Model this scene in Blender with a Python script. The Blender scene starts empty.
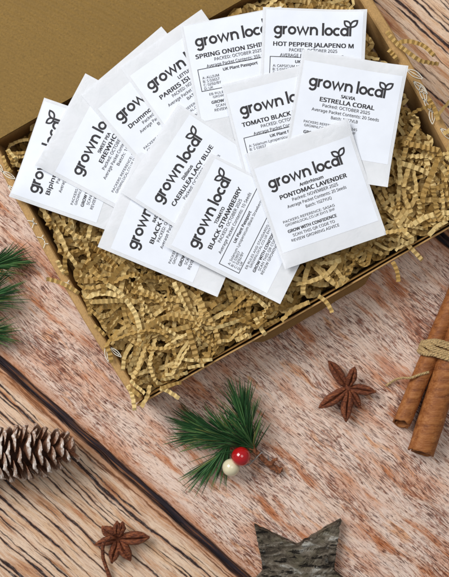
import bpy, bmesh, math, random
from mathutils import Vector, Matrix, noise, Euler
random.seed(11)
R = math.radians
S = 0.0006            # one photograph pixel on the table, in metres
HC = 0.60             # camera height
CX, CY = 224.5, 288.5
scene = bpy.context.scene
COL = scene.collection

def P(px, py, z=0.0):
    k = S*(HC-z)/HC
    return Vector(((px-CX)*k, -(py-CY)*k, z))

def lin(r, g, b):
    f = lambda c: (c/255/12.92) if c/255 <= .04045 else ((c/255+.055)/1.055)**2.4
    return (f(r), f(g), f(b), 1.0)

# ------------------------------------------------------------------ materials
class NT:
    def __init__(s, name):
        s.m = bpy.data.materials.new(name); s.m.use_nodes = True
        s.t = s.m.node_tree; s.n = s.t.nodes; s.l = s.t.links
        s.b = s.n['Principled BSDF']; s.out = s.n['Material Output']
        s.tc = s.n.new('ShaderNodeTexCoord')
    def put(s, sock, v):
        if hasattr(v, 'is_output') or isinstance(v, bpy.types.NodeSocket): s.l.new(v, sock)
        else: sock.default_value = v
    def math(s, op, a, b=0.0, c=None, clamp=False):
        n = s.n.new('ShaderNodeMath'); n.operation = op; n.use_clamp = clamp
        s.put(n.inputs[0], a); s.put(n.inputs[1], b)
        if c is not None: s.put(n.inputs[2], c)
        return n.outputs[0]
    def scale(s, v, sc):
        n = s.n.new('ShaderNodeVectorMath'); n.operation = 'MULTIPLY'
        s.put(n.inputs[0], v); n.inputs[1].default_value = sc
        return n.outputs[0]
    def add(s, v, w):
        n = s.n.new('ShaderNodeVectorMath'); n.operation = 'ADD'
        s.put(n.inputs[0], v); s.put(n.inputs[1], w)
        return n.outputs[0]
    def noise(s, v, scale=1.0, detail=3.0, rough=.5, dist=0.0):
        n = s.n.new('ShaderNodeTexNoise')
        s.put(n.inputs['Vector'], v); n.inputs['Scale'].default_value = scale
        n.inputs['Detail'].default_value = detail; n.inputs['Roughness'].default_value = rough
        n.inputs['Distortion'].default_value = dist
        return n.outputs['Fac']
    def ramp(s, f, stops, interp='LINEAR'):
        n = s.n.new('ShaderNodeValToRGB'); n.color_ramp.interpolation = interp
        e = n.color_ramp.elements
        while len(e) < len(stops): e.new(0.5)
        for el, (p, c) in zip(e, stops):
            el.position = p; el.color = c if len(c) == 4 else (*c, 1)
        s.put(n.inputs[0], f)
        return n.outputs[0]
    def step(s, f, a, b, lo=0.0, hi=1.0):
        n = s.n.new('ShaderNodeMapRange'); n.interpolation_type = 'SMOOTHSTEP'
        s.put(n.inputs[0], f)
        n.inputs[1].default_value = a; n.inputs[2].default_value = b
        n.inputs[3].default_value = lo; n.inputs[4].default_value = hi
        return n.outputs[0]
    def mix(s, f, a, b, mode='MIX'):
        n = s.n.new('ShaderNodeMix'); n.data_type = 'RGBA'; n.blend_type = mode
        s.put(n.inputs[0], f); s.put(n.inputs[6], a); s.put(n.inputs[7], b)
        return n.outputs[2]
    def sep(s, v):
        n = s.n.new('ShaderNodeSeparateXYZ'); s.put(n.inputs[0], v); return n.outputs
    def bump(s, h, dist, strength=1.0):
        n = s.n.new('ShaderNodeBump'); n.inputs['Distance'].default_value = dist
        n.inputs['Strength'].default_value = strength
        s.put(n.inputs['Height'], h); s.l.new(n.outputs[0], s.b.inputs['Normal'])
    def set(s, color=None, rough=None, spec=None, **kw):
        if color is not None: s.put(s.b.inputs['Base Color'], color)
        if rough is not None: s.put(s.b.inputs['Roughness'], rough)
        if spec is not None: s.b.inputs['Specular IOR Level'].default_value = spec
        for k, v in kw.items(): s.put(s.b.inputs[k], v)

GA = R(41.5)          # grain direction of the boards, measured below the horizontal

def mat_wood():
    t = NT('weathered_board')
    v = t.scale(t.tc.outputs['Object'], (1/S, 1/S, 1/S))
    o = t.sep(v)
    y = o[1]
    A = t.math('MULTIPLY', t.step(y, -202.5, -201.5), t.step(y, 182, 183, 1, 0))   # the wide speckled board
    # ---- wide pale pink board
    warp = t.noise(t.scale(v, (.010, .02, 1)), 1, 2)
    vw = t.add(v, t.scale(warp, (0, 16, 0)))
    n1 = t.noise(t.scale(vw, (.013, .06, 1)), 1, 5, .6)
    a = t.ramp(n1, [(.28, lin(172, 96, 54)), (.37, lin(214, 150, 110)), (.45, lin(246, 220, 202)), (.58, lin(250, 230, 218)), (.66, lin(236, 186, 148)), (.76, lin(204, 124, 74))])
    orange = t.step(t.noise(t.scale(t.add(vw, (300, 80, 0)), (.010, .030, 1)), 1, 5, .6), .49, .62)
    a = t.mix(t.math('MULTIPLY', orange, .5), a, lin(214, 136, 82), 'MIX')
    grey = t.step(t.noise(t.scale(t.add(vw, (0, 900, 0)), (.007, .02, 1)), 1, 2), .52, .68)
    a = t.mix(t.math('MULTIPLY', grey, .25), a, lin(232, 214, 208))
    s1 = t.noise(t.scale(vw, (.070, .46, 1)), 1, 4, .66)
    dens = t.noise(t.scale(t.add(vw, (40, 400, 0)), (.011, .028, 1)), 1, 2)
    s1 = t.math('ADD', s1, t.math('MULTIPLY', t.math('SUBTRACT', dens, .5), .45))
    a = t.mix(t.step(s1, .55, .64, 0, .6), a, lin(150, 84, 50))
    spot = t.noise(t.scale(t.add(vw, (11, 0, 0)), (.13, .26, 1)), 1, 4, .7)
    spot = t.math('ADD', spot, t.math('MULTIPLY', t.math('SUBTRACT', dens, .5), .35))
    a = t.mix(t.step(spot, .575, .63, 0, .65), a, lin(140, 68, 38))
    s2 = t.noise(t.scale(t.add(vw, (0, 77, 0)), (.10, .95, 1)), 1, 4, .65)
    s2 = t.math('ADD', s2, t.math('MULTIPLY', t.math('SUBTRACT', dens, .5), .3))
    a = t.mix(t.step(s2, .545, .595, 0, .9), a, lin(84, 42, 28))
    s3 = t.noise(t.scale(t.add(vw, (500, 7, 0)), (.045, .9, 1)), 1, 2, .5)
    a = t.mix(t.step(s3, .55, .66, 0, .55), a, lin(156, 92, 62))
    a = t.mix(t.step(s3, .44, .26, 0, .5), a, lin(240, 226, 220))
    # ---- outer boards with long open cracks
    n2 = t.noise(t.scale(vw, (.009, .075, 1)), 1, 5, .6)
    b = t.ramp(n2, [(.29, lin(160, 98, 62)), (.39, lin(212, 164, 124)), (.50, lin(244, 220, 196)), (.61, lin(232, 196, 160)), (.70, lin(190, 118, 70))])
    b = t.mix(t.step(t.noise(t.scale(t.add(vw, (77, 5, 0)), (.03, .55, 1)), 1, 3, .6), .52, .72, 0, .7), b, lin(150, 100, 76))
    b = t.mix(t.step(t.noise(t.scale(t.add(vw, (7, 95, 0)), (.085, .55, 1)), 1, 3, .6), .60, .72, 0, .7), b, lin(100, 62, 50))
    w1 = t.noise(t.scale(v, (.0038, .008, 1)), 1, 3, .5)
    w2 = t.noise(t.scale(v, (.05, .08, 1)), 1, 3, .6)
    yy = t.math('ADD', y, t.math('ADD', t.math('MULTIPLY', w1, 24), t.math('MULTIPLY', w2, 5)))
    def cracks(per, ph, wmin, wmax, fx):
        q = t.math('ADD', t.math('DIVIDE', yy, per), ph)
        f = t.math('ABSOLUTE', t.math('SUBTRACT', t.math('FRACT', q), .5))
        dpx = t.math('MULTIPLY', f, per)
        row = t.math('FLOOR', q)
        c = t.n.new('ShaderNodeCombineXYZ')
        t.put(c.inputs[0], t.math('MULTIPLY', o[0], fx)); t.put(c.inputs[1], t.math('MULTIPLY', row, 7.31))
        w = t.noise(c.outputs[0], 1, 3, .6)
        w = t.step(w, .36, .68, wmin, wmax)
        return t.step(t.math('SUBTRACT', dpx, w), -.35, .75, 1, 0)
    c1 = cracks(15.5, .3, -.1, 1.45, .010)
    c2 = cracks(8.3, .71, -.9, .85, .014)
    halo = cracks(15.5, .3, -.2, 3.4, .010)
    b = t.mix(t.math('MULTIPLY', halo, .35), b, lin(176, 116, 76))
    ck = t.math('MAXIMUM', c1, c2)
    b = t.mix(ck, b, lin(44, 32, 34))
    # a few narrow cracks run through the wide board too
    c3 = cracks(34.0, .1, -4.2, .8, .02)
    a = t.mix(t.math('MULTIPLY', c3, .75), a, lin(82, 50, 46))
    c4 = cracks(6.3, .4, -2.2, .55, .045)
    c5 = cracks(4.1, .9, -2.6, .45, .06)
    a = t.mix(t.math('MULTIPLY', t.math('MAXIMUM', c4, c5), .6), a, lin(100, 52, 34))
    c = t.mix(A, b, a)
    fib = t.noise(t.scale(v, (.09, 1.5, 1)), 1, 4, .75)       # fine fibres everywhere
    c = t.mix(t.step(fib, .53, .63, 0, .5), c, lin(124, 78, 56))
    c = t.mix(t.step(fib, .46, .34, 0, .45), c, lin(246, 232, 222))
    # the gaps between the boards: dark, with toasted edges
    jit = t.math('MULTIPLY', t.math('SUBTRACT', t.noise(t.scale(v, (.035, .12, 1)), 1, 5, .7), .5), 9)
    for g, w in ((-203.0, 4.3), (183.0, 4.3)):
        d = t.math('ABSOLUTE', t.math('SUBTRACT', t.math('ADD', y, jit), g))
        c = t.mix(t.step(d, w+1, w+13, .6, 0), c, lin(188, 122, 72))
        c = t.mix(t.step(d, w-.8, w+1.8, 1, 0), c, t.ramp(t.noise(t.scale(v, (.02, .5, 1)), 1, 3), [(.35, lin(30, 27, 36)), (.5, lin(54, 44, 50)), (.58, lin(92, 62, 48)), (.68, lin(150, 104, 74))]))
    h = t.math('ADD', t.math('MULTIPLY', s1, -.5), t.math('MULTIPLY', s3, -.6))
    h = t.math('SUBTRACT', h, t.math('MULTIPLY', t.math('MULTIPLY', ck, t.math('SUBTRACT', 1.0, A)), .8))
    h = t.math('ADD', h, t.math('MULTIPLY', fib, -.5))
    t.bump(h, .0008, .8)
    t.set(t.mix(1.0, c, (.95, .885, .825, 1), 'MULTIPLY'), .6, .25)
    return t.m

def mat_kraft(name, col, flute=0.0, ang=0.0, k=1.0):
    t = NT(name)
    v = t.scale(t.tc.outputs['Object'], (1/S, 1/S, 1/S))
    f1 = t.noise(v, .55, 4, .7)
    f2 = t.noise(v, .02, 3)
    f3 = t.noise(t.add(v, (50, 0, 0)), .35, 3, .6)
    r, g, b = col
    d = lambda q: lin(min(255, r*q), min(255, g*q), min(255, b*q))
    c = t.ramp(f1, [(.3, d(.88)), (.5, d(1)), (.72, d(1.08))])
    c = t.mix(t.step(f2, .35, .65, 0, .35), c, d(.93))
    c = t.mix(t.step(f3, .64, .72, 0, .5), c, d(1.22))
    c = t.mix(t.step(f3, .36, .29, 0, .5), c, d(.72))
    h = t.math('MULTIPLY', f1, .25)
    if flute:
        o = t.sep(v)
        q = t.math('ADD', t.math('MULTIPLY', o[0], math.cos(ang)), t.math('MULTIPLY', o[1], math.sin(ang)))
        q = t.math('ADD', q, t.math('MULTIPLY', t.noise(v, .03, 2), 2.0))
        sn = t.math('SINE', t.math('MULTIPLY', q, 2*math.pi/7.0))
        h = t.math('ADD', h, t.math('MULTIPLY', sn, flute))
    t.bump(h, .0003, .6)
    t.set(c, .75, .25)
    return t.m

def mat_shred():
    t = NT('crinkle_kraft')
    v = t.scale(t.tc.outputs['Object'], (1/S, 1/S, 1/S))
    f1 = t.noise(v, .5, 3, .6)
    at = t.n.new('ShaderNodeAttribute'); at.attribute_name = 'tone'
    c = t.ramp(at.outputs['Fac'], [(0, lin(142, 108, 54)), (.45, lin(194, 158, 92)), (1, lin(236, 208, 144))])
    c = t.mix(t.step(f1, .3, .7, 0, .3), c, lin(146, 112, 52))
    t.set(c, .6, .35)
    tr = t.n.new('ShaderNodeBsdfTranslucent'); t.put(tr.inputs[0], c)
    mx = t.n.new('ShaderNodeMixShader'); mx.inputs[0].default_value = .10
    t.l.new(t.b.outputs[0], mx.inputs[1]); t.l.new(tr.outputs[0], mx.inputs[2]); t.l.new(mx.outputs[0], t.out.inputs[0])
    return t.m

def mat_plain(name, col, rough=.5, spec=.5, nz=0.0, nscale=.3, bump=0.0, **kw):
    t = NT(name)
    v = t.scale(t.tc.outputs['Object'], (1/S, 1/S, 1/S))
    f = t.noise(v, nscale, 4, .6)
    r, g, b = col
    c = t.mix(t.step(f, .3, .7), lin(r*(1-nz), g*(1-nz), b*(1-nz)), lin(min(255, r*(1+nz)), min(255, g*(1+nz)), min(255, b*(1+nz))))
    if bump: t.bump(f, bump, .8)
    t.set(c, rough, spec, **kw)
    return t.m

def mat_glassine():
    t = NT('frosted_glassine')
    v = t.scale(t.tc.outputs['Object'], (1/S, 1/S, 1/S))
    f = t.noise(v, .06, 3, .55, 1.0)
    t.set(t.mix(t.step(f, .3, .7), lin(246, 247, 248), lin(251, 251, 252)), .42, .45)
    t.bump(t.math('ADD', f, t.math('MULTIPLY', t.noise(v, .35, 2), .1)), .0009, .3)
    tr = t.n.new('ShaderNodeBsdfTransparent'); tr.inputs[0].default_value = (.95, .96, 1, 1)
    mx = t.n.new('ShaderNodeMixShader'); mx.inputs[0].default_value = .26
    t.l.new(t.b.outputs[0], mx.inputs[1]); t.l.new(tr.outputs[0], mx.inputs[2]); t.l.new(mx.outputs[0], t.out.inputs[0])
    return t.m

def mat_cone_scale():
    t = NT('pine_cone_scale')
    o = t.tc.outputs['Object']
    x = t.sep(o)
    v = t.scale(o, (1/S, 1/S, 1/S))
    f = t.noise(v, .35, 4, .65)
    inf = t.n.new('ShaderNodeObjectInfo')
    base = t.ramp(f, [(.3, lin(84, 52, 38)), (.55, lin(138, 92, 66)), (.75, lin(172, 124, 94))])
    tip = t.math('ADD', t.math('MULTIPLY', x[0], 1/(17*S)), t.math('MULTIPLY', t.math('SUBTRACT', f, .5), 1.1))
    tip = t.math('ADD', tip, t.math('MULTIPLY', t.math('SUBTRACT', inf.outputs['Random'], .5), .2))
    c = t.mix(t.step(tip, .60, .80), base, lin(166, 138, 118))
    c = t.mix(t.step(tip, .82, 1.04), c, lin(222, 210, 200))
    t.bump(f, .0006, .6)
    t.set(c, .55, .35)
    return t.m

def mat_anise():
    t = NT('star_anise_husk')
    v = t.scale(t.tc.outputs['Object'], (1/S, 1/S, 1/S))
    f = t.noise(t.scale(v, (.22, .6, .6)), 1, 5, .7)
    c = t.ramp(f, [(.28, lin(50, 26, 18)), (.42, lin(96, 48, 28)), (.54, lin(140, 74, 42)), (.70, lin(184, 118, 74))])
    t.bump(f, .0014, .9); t.set(c, .5, .4)
    return t.m

def mat_cinnamon():
    t = NT('cinnamon_bark')
    v = t.scale(t.tc.outputs['Object'], (1/S, 1/S, 1/S))
    f = t.noise(t.scale(v, (.035, .18, .18)), 1, 5, .65)
    g = t.noise(v, .25, 3, .6)
    c = t.ramp(f, [(.3, lin(104, 54, 24)), (.5, lin(148, 88, 42)), (.72, lin(178, 118, 66))])
    c = t.mix(t.step(g, .60, .75, 0, .6), c, lin(112, 56, 26))
    fine = t.noise(t.scale(v, (.03, .9, .9)), 1, 2)
    c = t.mix(t.step(fine, .5, .7, 0, .3), c, lin(188, 132, 84))
    t.bump(t.math('ADD', f, t.math('MULTIPLY', g, .5)), .0010, .7); t.set(c, .6, .3)
    return t.m

def mat_bark():
    t = NT('lichened_bark')
    v = t.scale(t.tc.outputs['Object'], (1/S, 1/S, 1/S))
    f = t.noise(t.scale(v, (.035, .085, .1)), 1, 8, .72, .8)
    g = t.noise(v, .055, 5, .65)
    h = t.noise(t.scale(v, (.05, .22, .2)), 1, 5, .65)
    c = t.ramp(f, [(.36, lin(32, 27, 22)), (.46, lin(82, 72, 60)), (.56, lin(124, 113, 98)), (.66, lin(186, 182, 172))])
    c = t.mix(t.step(g, .50, .66, 0, .65), c, lin(104, 96, 76))
    c = t.mix(t.step(g, .42, .30, 0, .6), c, lin(170, 168, 160))
    c = t.mix(t.step(h, .55, .62, 0, .9), c, lin(28, 22, 18))
    t.bump(t.math('SUBTRACT', f, t.math('MULTIPLY', t.step(h, .56, .66), .7)), .0022, .9)
    t.set(c, .8, .2)
    return t.m

M = dict(
    wood=mat_wood(),
    lid=mat_kraft('kraft_board_inside', (134, 104, 52), 1.0, R(60)),
    kraft=mat_kraft('kraft_board', (190, 150, 96)),
    kraft_in=mat_kraft('kraft_board_lining', (150, 114, 62)),
    shred=mat_shred(),
    label=mat_plain('white_label_paper', (240, 243, 250), .5, .4, .006, .08),
    glass=mat_glassine(),
    ink=mat_plain('black_label_ink', (52, 50, 52), .55, .3, .12, .9),
    white=mat_plain('white_print', (226, 218, 200), .6, .3, .05, .4),
    cone=mat_cone_scale(),
    core=mat_plain('pine_cone_core', (58, 36, 26), .8, .2, .2),
    needle=None, twig=mat_plain('twig_bark', (120, 74, 48), .7, .3, .35, .3, .0008),
    red=mat_plain('red_lacquer', (176, 14, 20), .14, .6, .05, .1, **{'Coat Weight': .6}),
    cream=mat_plain('cream_pearl', (226, 214, 178), .22, .6, .04, .1, **{'Coat Weight': .5}),
    wire=mat_plain('silver_wire', (190, 190, 185), .3, .5, .05, Metallic=.9),
    anise=mat_anise(), seed=mat_plain('anise_inside', (70, 36, 20), .35, .5, .2),
    cinn=mat_cinnamon(), twine=mat_plain('jute_twine', (176, 148, 104), .8, .2, .2, .8, .0004),
    bark=mat_bark(), cut=mat_plain('cut_wood_edge', (128, 100, 70), .7, .2, .2, .2),
)
def mat_needle():
    t = NT('pine_needle')
    at = t.n.new('ShaderNodeAttribute'); at.attribute_name = 'tone'
    c = t.ramp(at.outputs['Fac'], [(0, lin(26, 52, 32)), (.5, lin(50, 94, 52)), (.85, lin(96, 138, 80)), (1, lin(132, 132, 74))])
    t.set(c, .38, .5)
    return t.m
M['needle'] = mat_needle()

# ------------------------------------------------------------------ helpers
class MB:
    def __init__(s): s.v = []; s.f = []; s.tone = []
    def add(s, verts, faces, tone=None):
        o = len(s.v); s.v += [tuple(v) for v in verts]; s.f += [tuple(i+o for i in f) for f in faces]
        s.tone += [tone if tone is not None else .5]*len(verts)
        return o
    def mesh(s, name, m, smooth=False):
        me = bpy.data.meshes.new(name); me.from_pydata(s.v, [], s.f); me.update()
        if m: me.materials.append(m)
        if smooth: me.polygons.foreach_set('use_smooth', [True]*len(me.polygons))
        if len(set(s.tone)) > 1:
            a = me.attributes.new('tone', 'FLOAT', 'POINT'); a.data.foreach_set('value', s.tone)
        return me
    def build(s, name, m, parent=None, smooth=False):
        return link(name, s.mesh(name, m, smooth), parent)
    def tube(s, pts, rad, seg=8, cap=True, tone=None, flat=1.0):
        n = len(pts); pts = [Vector(p) for p in pts]; ring = []
        up = Vector((0, 0, 1))
        for i, p in enumerate(pts):
            t = (pts[min(i+1, n-1)] - pts[max(i-1, 0)]).normalized()
            a = t.cross(up)
            if a.length < 1e-4: a = t.cross(Vector((1, 0, 0)))
            a.normalize(); b = a.cross(t)
            r = rad[i] if isinstance(rad, (list, tuple)) else rad
            ring += [p + a*r*math.cos(2*math.pi*k/seg) + b*r*flat*math.sin(2*math.pi*k/seg) for k in range(seg)]
        f = [(i*seg+k, i*seg+(k+1) % seg, (i+1)*seg+(k+1) % seg, (i+1)*seg+k) for i in range(n-1) for k in range(seg)]
        if cap: f += [tuple(range(seg))[::-1], tuple(range((n-1)*seg, n*seg))]
        s.add(ring, f, tone)
    def box8(s, lo, hi):
        """lo, hi: four bottom and four top corners"""
        s.add(list(lo)+list(hi), [(3, 2, 1, 0), (4, 5, 6, 7), (0, 1, 5, 4), (1, 2, 6, 5), (2, 3, 7, 6), (3, 0, 4, 7)])

def link(name, data, parent=None):
    o = bpy.data.objects.new(name, data); COL.objects.link(o)
    if parent: o.parent = parent
    return o
def thing(name, label, cat, loc=(0, 0, 0), rz=0, group=None):
    o = link(name, None); o.location = loc; o.rotation_euler = (0, 0, rz); o.empty_display_size = .01
    o['label'] = label; o['category'] = cat
    if group: o['group'] = group
    return o
def bevel(o, w, seg=2):
    bm = bmesh.new(); bm.from_mesh(o.data)
    bmesh.ops.bevel(bm, geom=[e for e in bm.edges if len(e.link_faces) == 2 and e.calc_face_angle(0) > .6], offset=w, segments=seg, affect='EDGES')
    bm.to_mesh(o.data); bm.free()

# ------------------------------------------------------------------ table
def build_table():
    prof = []   # (across px, z)
    for g in (-203.0, 183.0):
        prof += [(g-5.2, 0), (g-4.2, -.0006), (g-2.2, -.0035), (g+2.2, -.0035), (g+4.2, -.0006), (g+5.2, 0)]
    prof = [(-2600, 0)] + prof + [(2600, 0)]
    xs = [-2600, -900] + [(-450+6*i) for i in range(151)] + [900, 2600]
    mb = MB(); vs = []
    for x in xs:
        for j, (y, z) in enumerate(prof):
            dy = (noise.noise(Vector((x*.035, j//6*9.1, 0)))*2.2) if 0 < j < len(prof)-1 else 0
            vs.append((x*S, (y+dy)*S, z))
    n = len(prof)
    mb.add(vs, [(i*n+j, (i+1)*n+j, (i+1)*n+j+1, i*n+j+1) for i in range(len(xs)-1) for j in range(n-1)])
    o = mb.build('table_top', M['wood'])
    o.rotation_euler = (0, 0, -GA)
    o['kind'] = 'structure'
build_table()

# ------------------------------------------------------------------ the box
U = Vector((.868, -.497)); N_ = Vector((.497, .868))
UA = math.atan2(.497, .868)
def B(u, n, z):            # box coordinates (photo pixels along and across the box) to the world
    p = U*u + N_*n
    return P(p.x, p.y, z)
HB = .0335
box = thing('cardboard_box', 'open brown kraft cardboard box filled with crinkled paper shreds, its lid folded back', 'box', B(118, 270, 0))
def child(mb, name, m, parent=box, smooth=False):
    o = mb.build(name, m, parent, smooth)
    l = parent.matrix_world.copy() if False else None
    off = Vector((0, 0, 0)); q = parent
    while q: off += Vector(q.location); q = q.parent
    for v in o.data.vertices: v.co -= off
    return o

def W(u, n, z):            # straight below / above the rim point seen at (u, n)
    p = B(u, n, HB); p.z = z
    return p
mb = MB()
mb.box8([W(-80, 120.8, .0004), W(-80, 417, .0004), W(312, 417, .0004), W(312, 120.8, .0004)],
        [W(-80, 120.8, .002), W(-80, 417, .002), W(312, 417, .002), W(312, 120.8, .002)])
child(mb, 'base', M['kraft_in'])

def wall(u0, n0, u1, n1, th, bow=0, nseg=24, zt=HB, side=1):
    """double board between two rim points; th in px, grows towards the inside; rounded fold along the top"""
    mb = MB(); a = Vector((u0, n0)); b = Vector((u1, n1)); d = (b-a).normalized(); q = Vector((-d.y, d.x))*side
    sec = [(0, .0008), (0, zt-.0012), (.12, zt-.0003), (.35, zt), (.65, zt), (.88, zt-.0003), (1, zt-.0012), (1, .0024)]
    vs = []
    for i in range(nseg+1):
        t = i/nseg
        c = a.lerp(b, t) - q*(bow*math.sin(math.pi*t)**.8)
        wob = noise.noise(Vector((t*7, u0*.1, n0*.1)))*.5 if 0 < i < nseg else 0
        dz = noise.noise(Vector((t*5, 3+u0*.1, n0*.1)))*.0006
        for (f, z) in sec:
            p = c + q*(th*f + wob)
            vs.append(W(p.x, p.y, z + (dz if z > .01 else 0)))
    k = len(sec)
    f = [(i*k+j, (i+1)*k+j, (i+1)*k+j+1, i*k+j+1) for i in range(nseg) for j in range(k-1)]
    f += [tuple(range(k))[::-1], tuple(range(nseg*k, nseg*k+k))]
    mb.add(vs, f)
    return mb
lwall = child(wall(-83, 417.3, -83, 121, 8.5, 4), 'side_wall', M['kraft'])
rwall = child(wall(320, 121, 320, 417.3, 11, 6), 'side_wall', M['kraft'])
fwall = child(wall(-83, 421, 320, 421, 1.9, 1, 30, side=-1), 'front_wall', M['kraft'])
child(wall(-72, 418.2, 308, 418.2, 1.6, 0, 30, HB-.0015, side=-1), 'inner_front_wall', M['kraft_in'])
child(wall(-83, 118, 320, 118, 2.4, 0, 30, side=1), 'back_wall', M['kraft'])
# lid folded right back, sloping from the hinge down to the table
mb = MB(); nx, ny = 40, 30; vs = []
for j in range(ny+1):
    for i in range(nx+1):
        u = -86 + 410*i/nx; n = 121.0 - 300*j/ny; t = j/ny
        z = HB + .0022 - (HB-.004)*t**1.15 + noise.noise(Vector((u*.006, n*.006, 4)))*.0012*min(1, t*6)
        vs.append(W(u, n, z))
k = nx+1; nv = len(vs)
top = [(j*k+i, j*k+i+1, (j+1)*k+i+1, (j+1)*k+i) for j in range(ny) for i in range(nx)]
vs2 = [v - Vector((0, 0, .0016)) for v in vs]
fs = top + [tuple(nv+q for q in f[::-1]) for f in top]
rim = [i for i in range(nx+1)] + [j*k+nx for j in range(1, ny+1)] + [ny*k+i for i in range(nx-1, -1, -1)] + [j*k for j in range(ny-1, 0, -1)]
fs += [(rim[a], nv+rim[a], nv+rim[(a+1) % len(rim)], rim[(a+1) % len(rim)]) for a in range(len(rim))]
mb.add(vs+vs2, fs)
lid = child(mb, 'lid', M['lid'], smooth=False)
# locking flap standing off the front wall
mb = MB(); vs = []
for i in range(17):
    u = 50 + 138*i/16; w = noise.noise(Vector((i*.3, 1, 2)))*.8
    e = 6*max(0, 1-min(i, 16-i)/1.2)
    for (n, z) in ((421.4, .026), (423.4, .0265), (430.5-e+w, .0165), (429.6-e+w, .0148), (421.4, .024)):
        vs.append(W(u, n, z))
k = 5
f = [(i*k+j, (i+1)*k+j, (i+1)*k+(j+1) % k, i*k+(j+1) % k) for i in range(16) for j in range(k)]
f += [tuple(range(k))[::-1], tuple(range(16*k, 17*k))]
mb.add(vs, f); child(mb, 'locking_flap', M['kraft_in'])

def stroke(mb, pts, w, z0=0.0, closed=False, taper=None):
    """flat ribbon along 2-D points (x, y, in px)"""
    pts = [Vector(p) for p in pts]; n = len(pts); L = []; Rr = []
    for i, p in enumerate(pts):
        a = pts[(i-1) % n] if (closed or i) else p; b = pts[(i+1) % n] if (closed or i < n-1) else p
        if closed or 0 < i < n-1:
            d1 = (p-a).normalized(); d2 = (b-p).normalized(); d = (d1+d2)
            if d.length < 1e-5: d = d1
            d.normalize(); m = 1/max(.5, d.dot(d1))
        else: d = (b-a).normalized(); m = 1
        q = Vector((-d.y, d.x))*(w/2*m*(taper(i/(n-1)) if taper else 1)); L.append(p+q); Rr.append(p-q)
    o = len(mb)
    mb.extend([(l.x, l.y, z0) for l in L]); mb.extend([(r.x, r.y, z0) for r in Rr])
    return [(o+i, o+(i+1) % n, o+n+(i+1) % n, o+n+i) for i in range(n if closed else n-1)]
def arc(cx, cy, rx, a0, a1, n=14, ry=None):
    ry = ry or rx
    return [(cx+rx*math.cos(R(a0+(a1-a0)*i/n)), cy+ry*math.sin(R(a0+(a1-a0)*i/n))) for i in range(n+1)]

# white plant drawings printed on the folded rims
def leaf_art(u, n, ang, ln, wd, vein=True):
    c, s = math.cos(R(ang)), math.sin(R(ang)); out = []
    tr = lambda x, y: (u+x*c-y*s, n+x*s+y*c)
    up = [tr(ln*t, wd*math.sin(math.pi*t)) for t in [i/8 for i in range(9)]]
    dn = [tr(ln*t, -wd*math.sin(math.pi*t)) for t in [i/8 for i in range(9)]]
    out += [up, dn]
    if vein: out.append([tr(0, 0), tr(ln*.8, 0)])
    return out
def print_art(parent, lines):
    vs, fs = [], []
    for L in lines: fs += stroke(vs, L, .75)
    mb = MB(); mb.add([W(x, y, HB+.00075) for x, y, _ in vs], fs)
    q = child(mb, 'printed_line_art', M['white'], parent)
L = []
for (u, n, a, l, w) in [(-79.5, 352, 112, 17, 2.2), (-77, 356, 70, 15, 2.0), (-83, 150, 60, 15, 2.2), (-85, 165, 75, 14, 2.2), (-80, 168, 100, 14, 2.0), (-84, 138, 85, 13, 2)]:
    L += leaf_art(u, n, a, l, w)
for (n, k) in ((205, 1), (214, -1), (224, 1), (237, -1), (276, 1)):
    L += [[(-85.5, n), (-82, n+3*k), (-79, n+1.5*k)], [(-82, n+3*k), (-80.5, n+7*k)]]
print_art(lwall, L)
L = []
for (n, a) in ((262, 60), (276, 72), (282, 100), (296, 80), (306, 118), (330, 70), (345, 95)):
    L += leaf_art(318 if a < 90 else 322, n, a, 19, 3.0)
print_art(rwall, L)

# ------------------------------------------------------------------ seed packets
W0 = 106.0
PK = {  # TL corner x, y, angle (deg, counter-clockwise), width, height, logo baseline, stack level, text
 'biplr':  (10, 197, 71, 105, 122, 25, 0),
 'erew':   (36, 166, 62, 105, 122, 44, 1),
 'drum':   (81, 95, 40.5, 105.6, 122, 46, 2),
 'parris': (120, 67.4, 35.5, 100, 122, 37, 3),
 'spring': (180, 26, 11, 103, 122, 24, 4),
 'hot':    (263, 7, -2.1, 103.5, 122, 26.5, 5),
 'radish': (97.5, 246.8, 67.3, 104, 130, 37, 2),
 'caer':   (120.7, 192.4, 57.0, 106, 122, 39.6, 5),
 'tomato': (221.3, 85, 14, 105, 122, 34.5, 6),
 'estr':   (302.5, 49, -9.7, 106.5, 122.5, 35, 7),
 'straw':  (163.7, 245.6, 63.3, 104, 130, 31, 6),
 'pont':   (245, 154, 18.9, 108, 122, 41.5, 8),
}
def pk_z(lv): return HB + .0032 + lv*.00095

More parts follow.
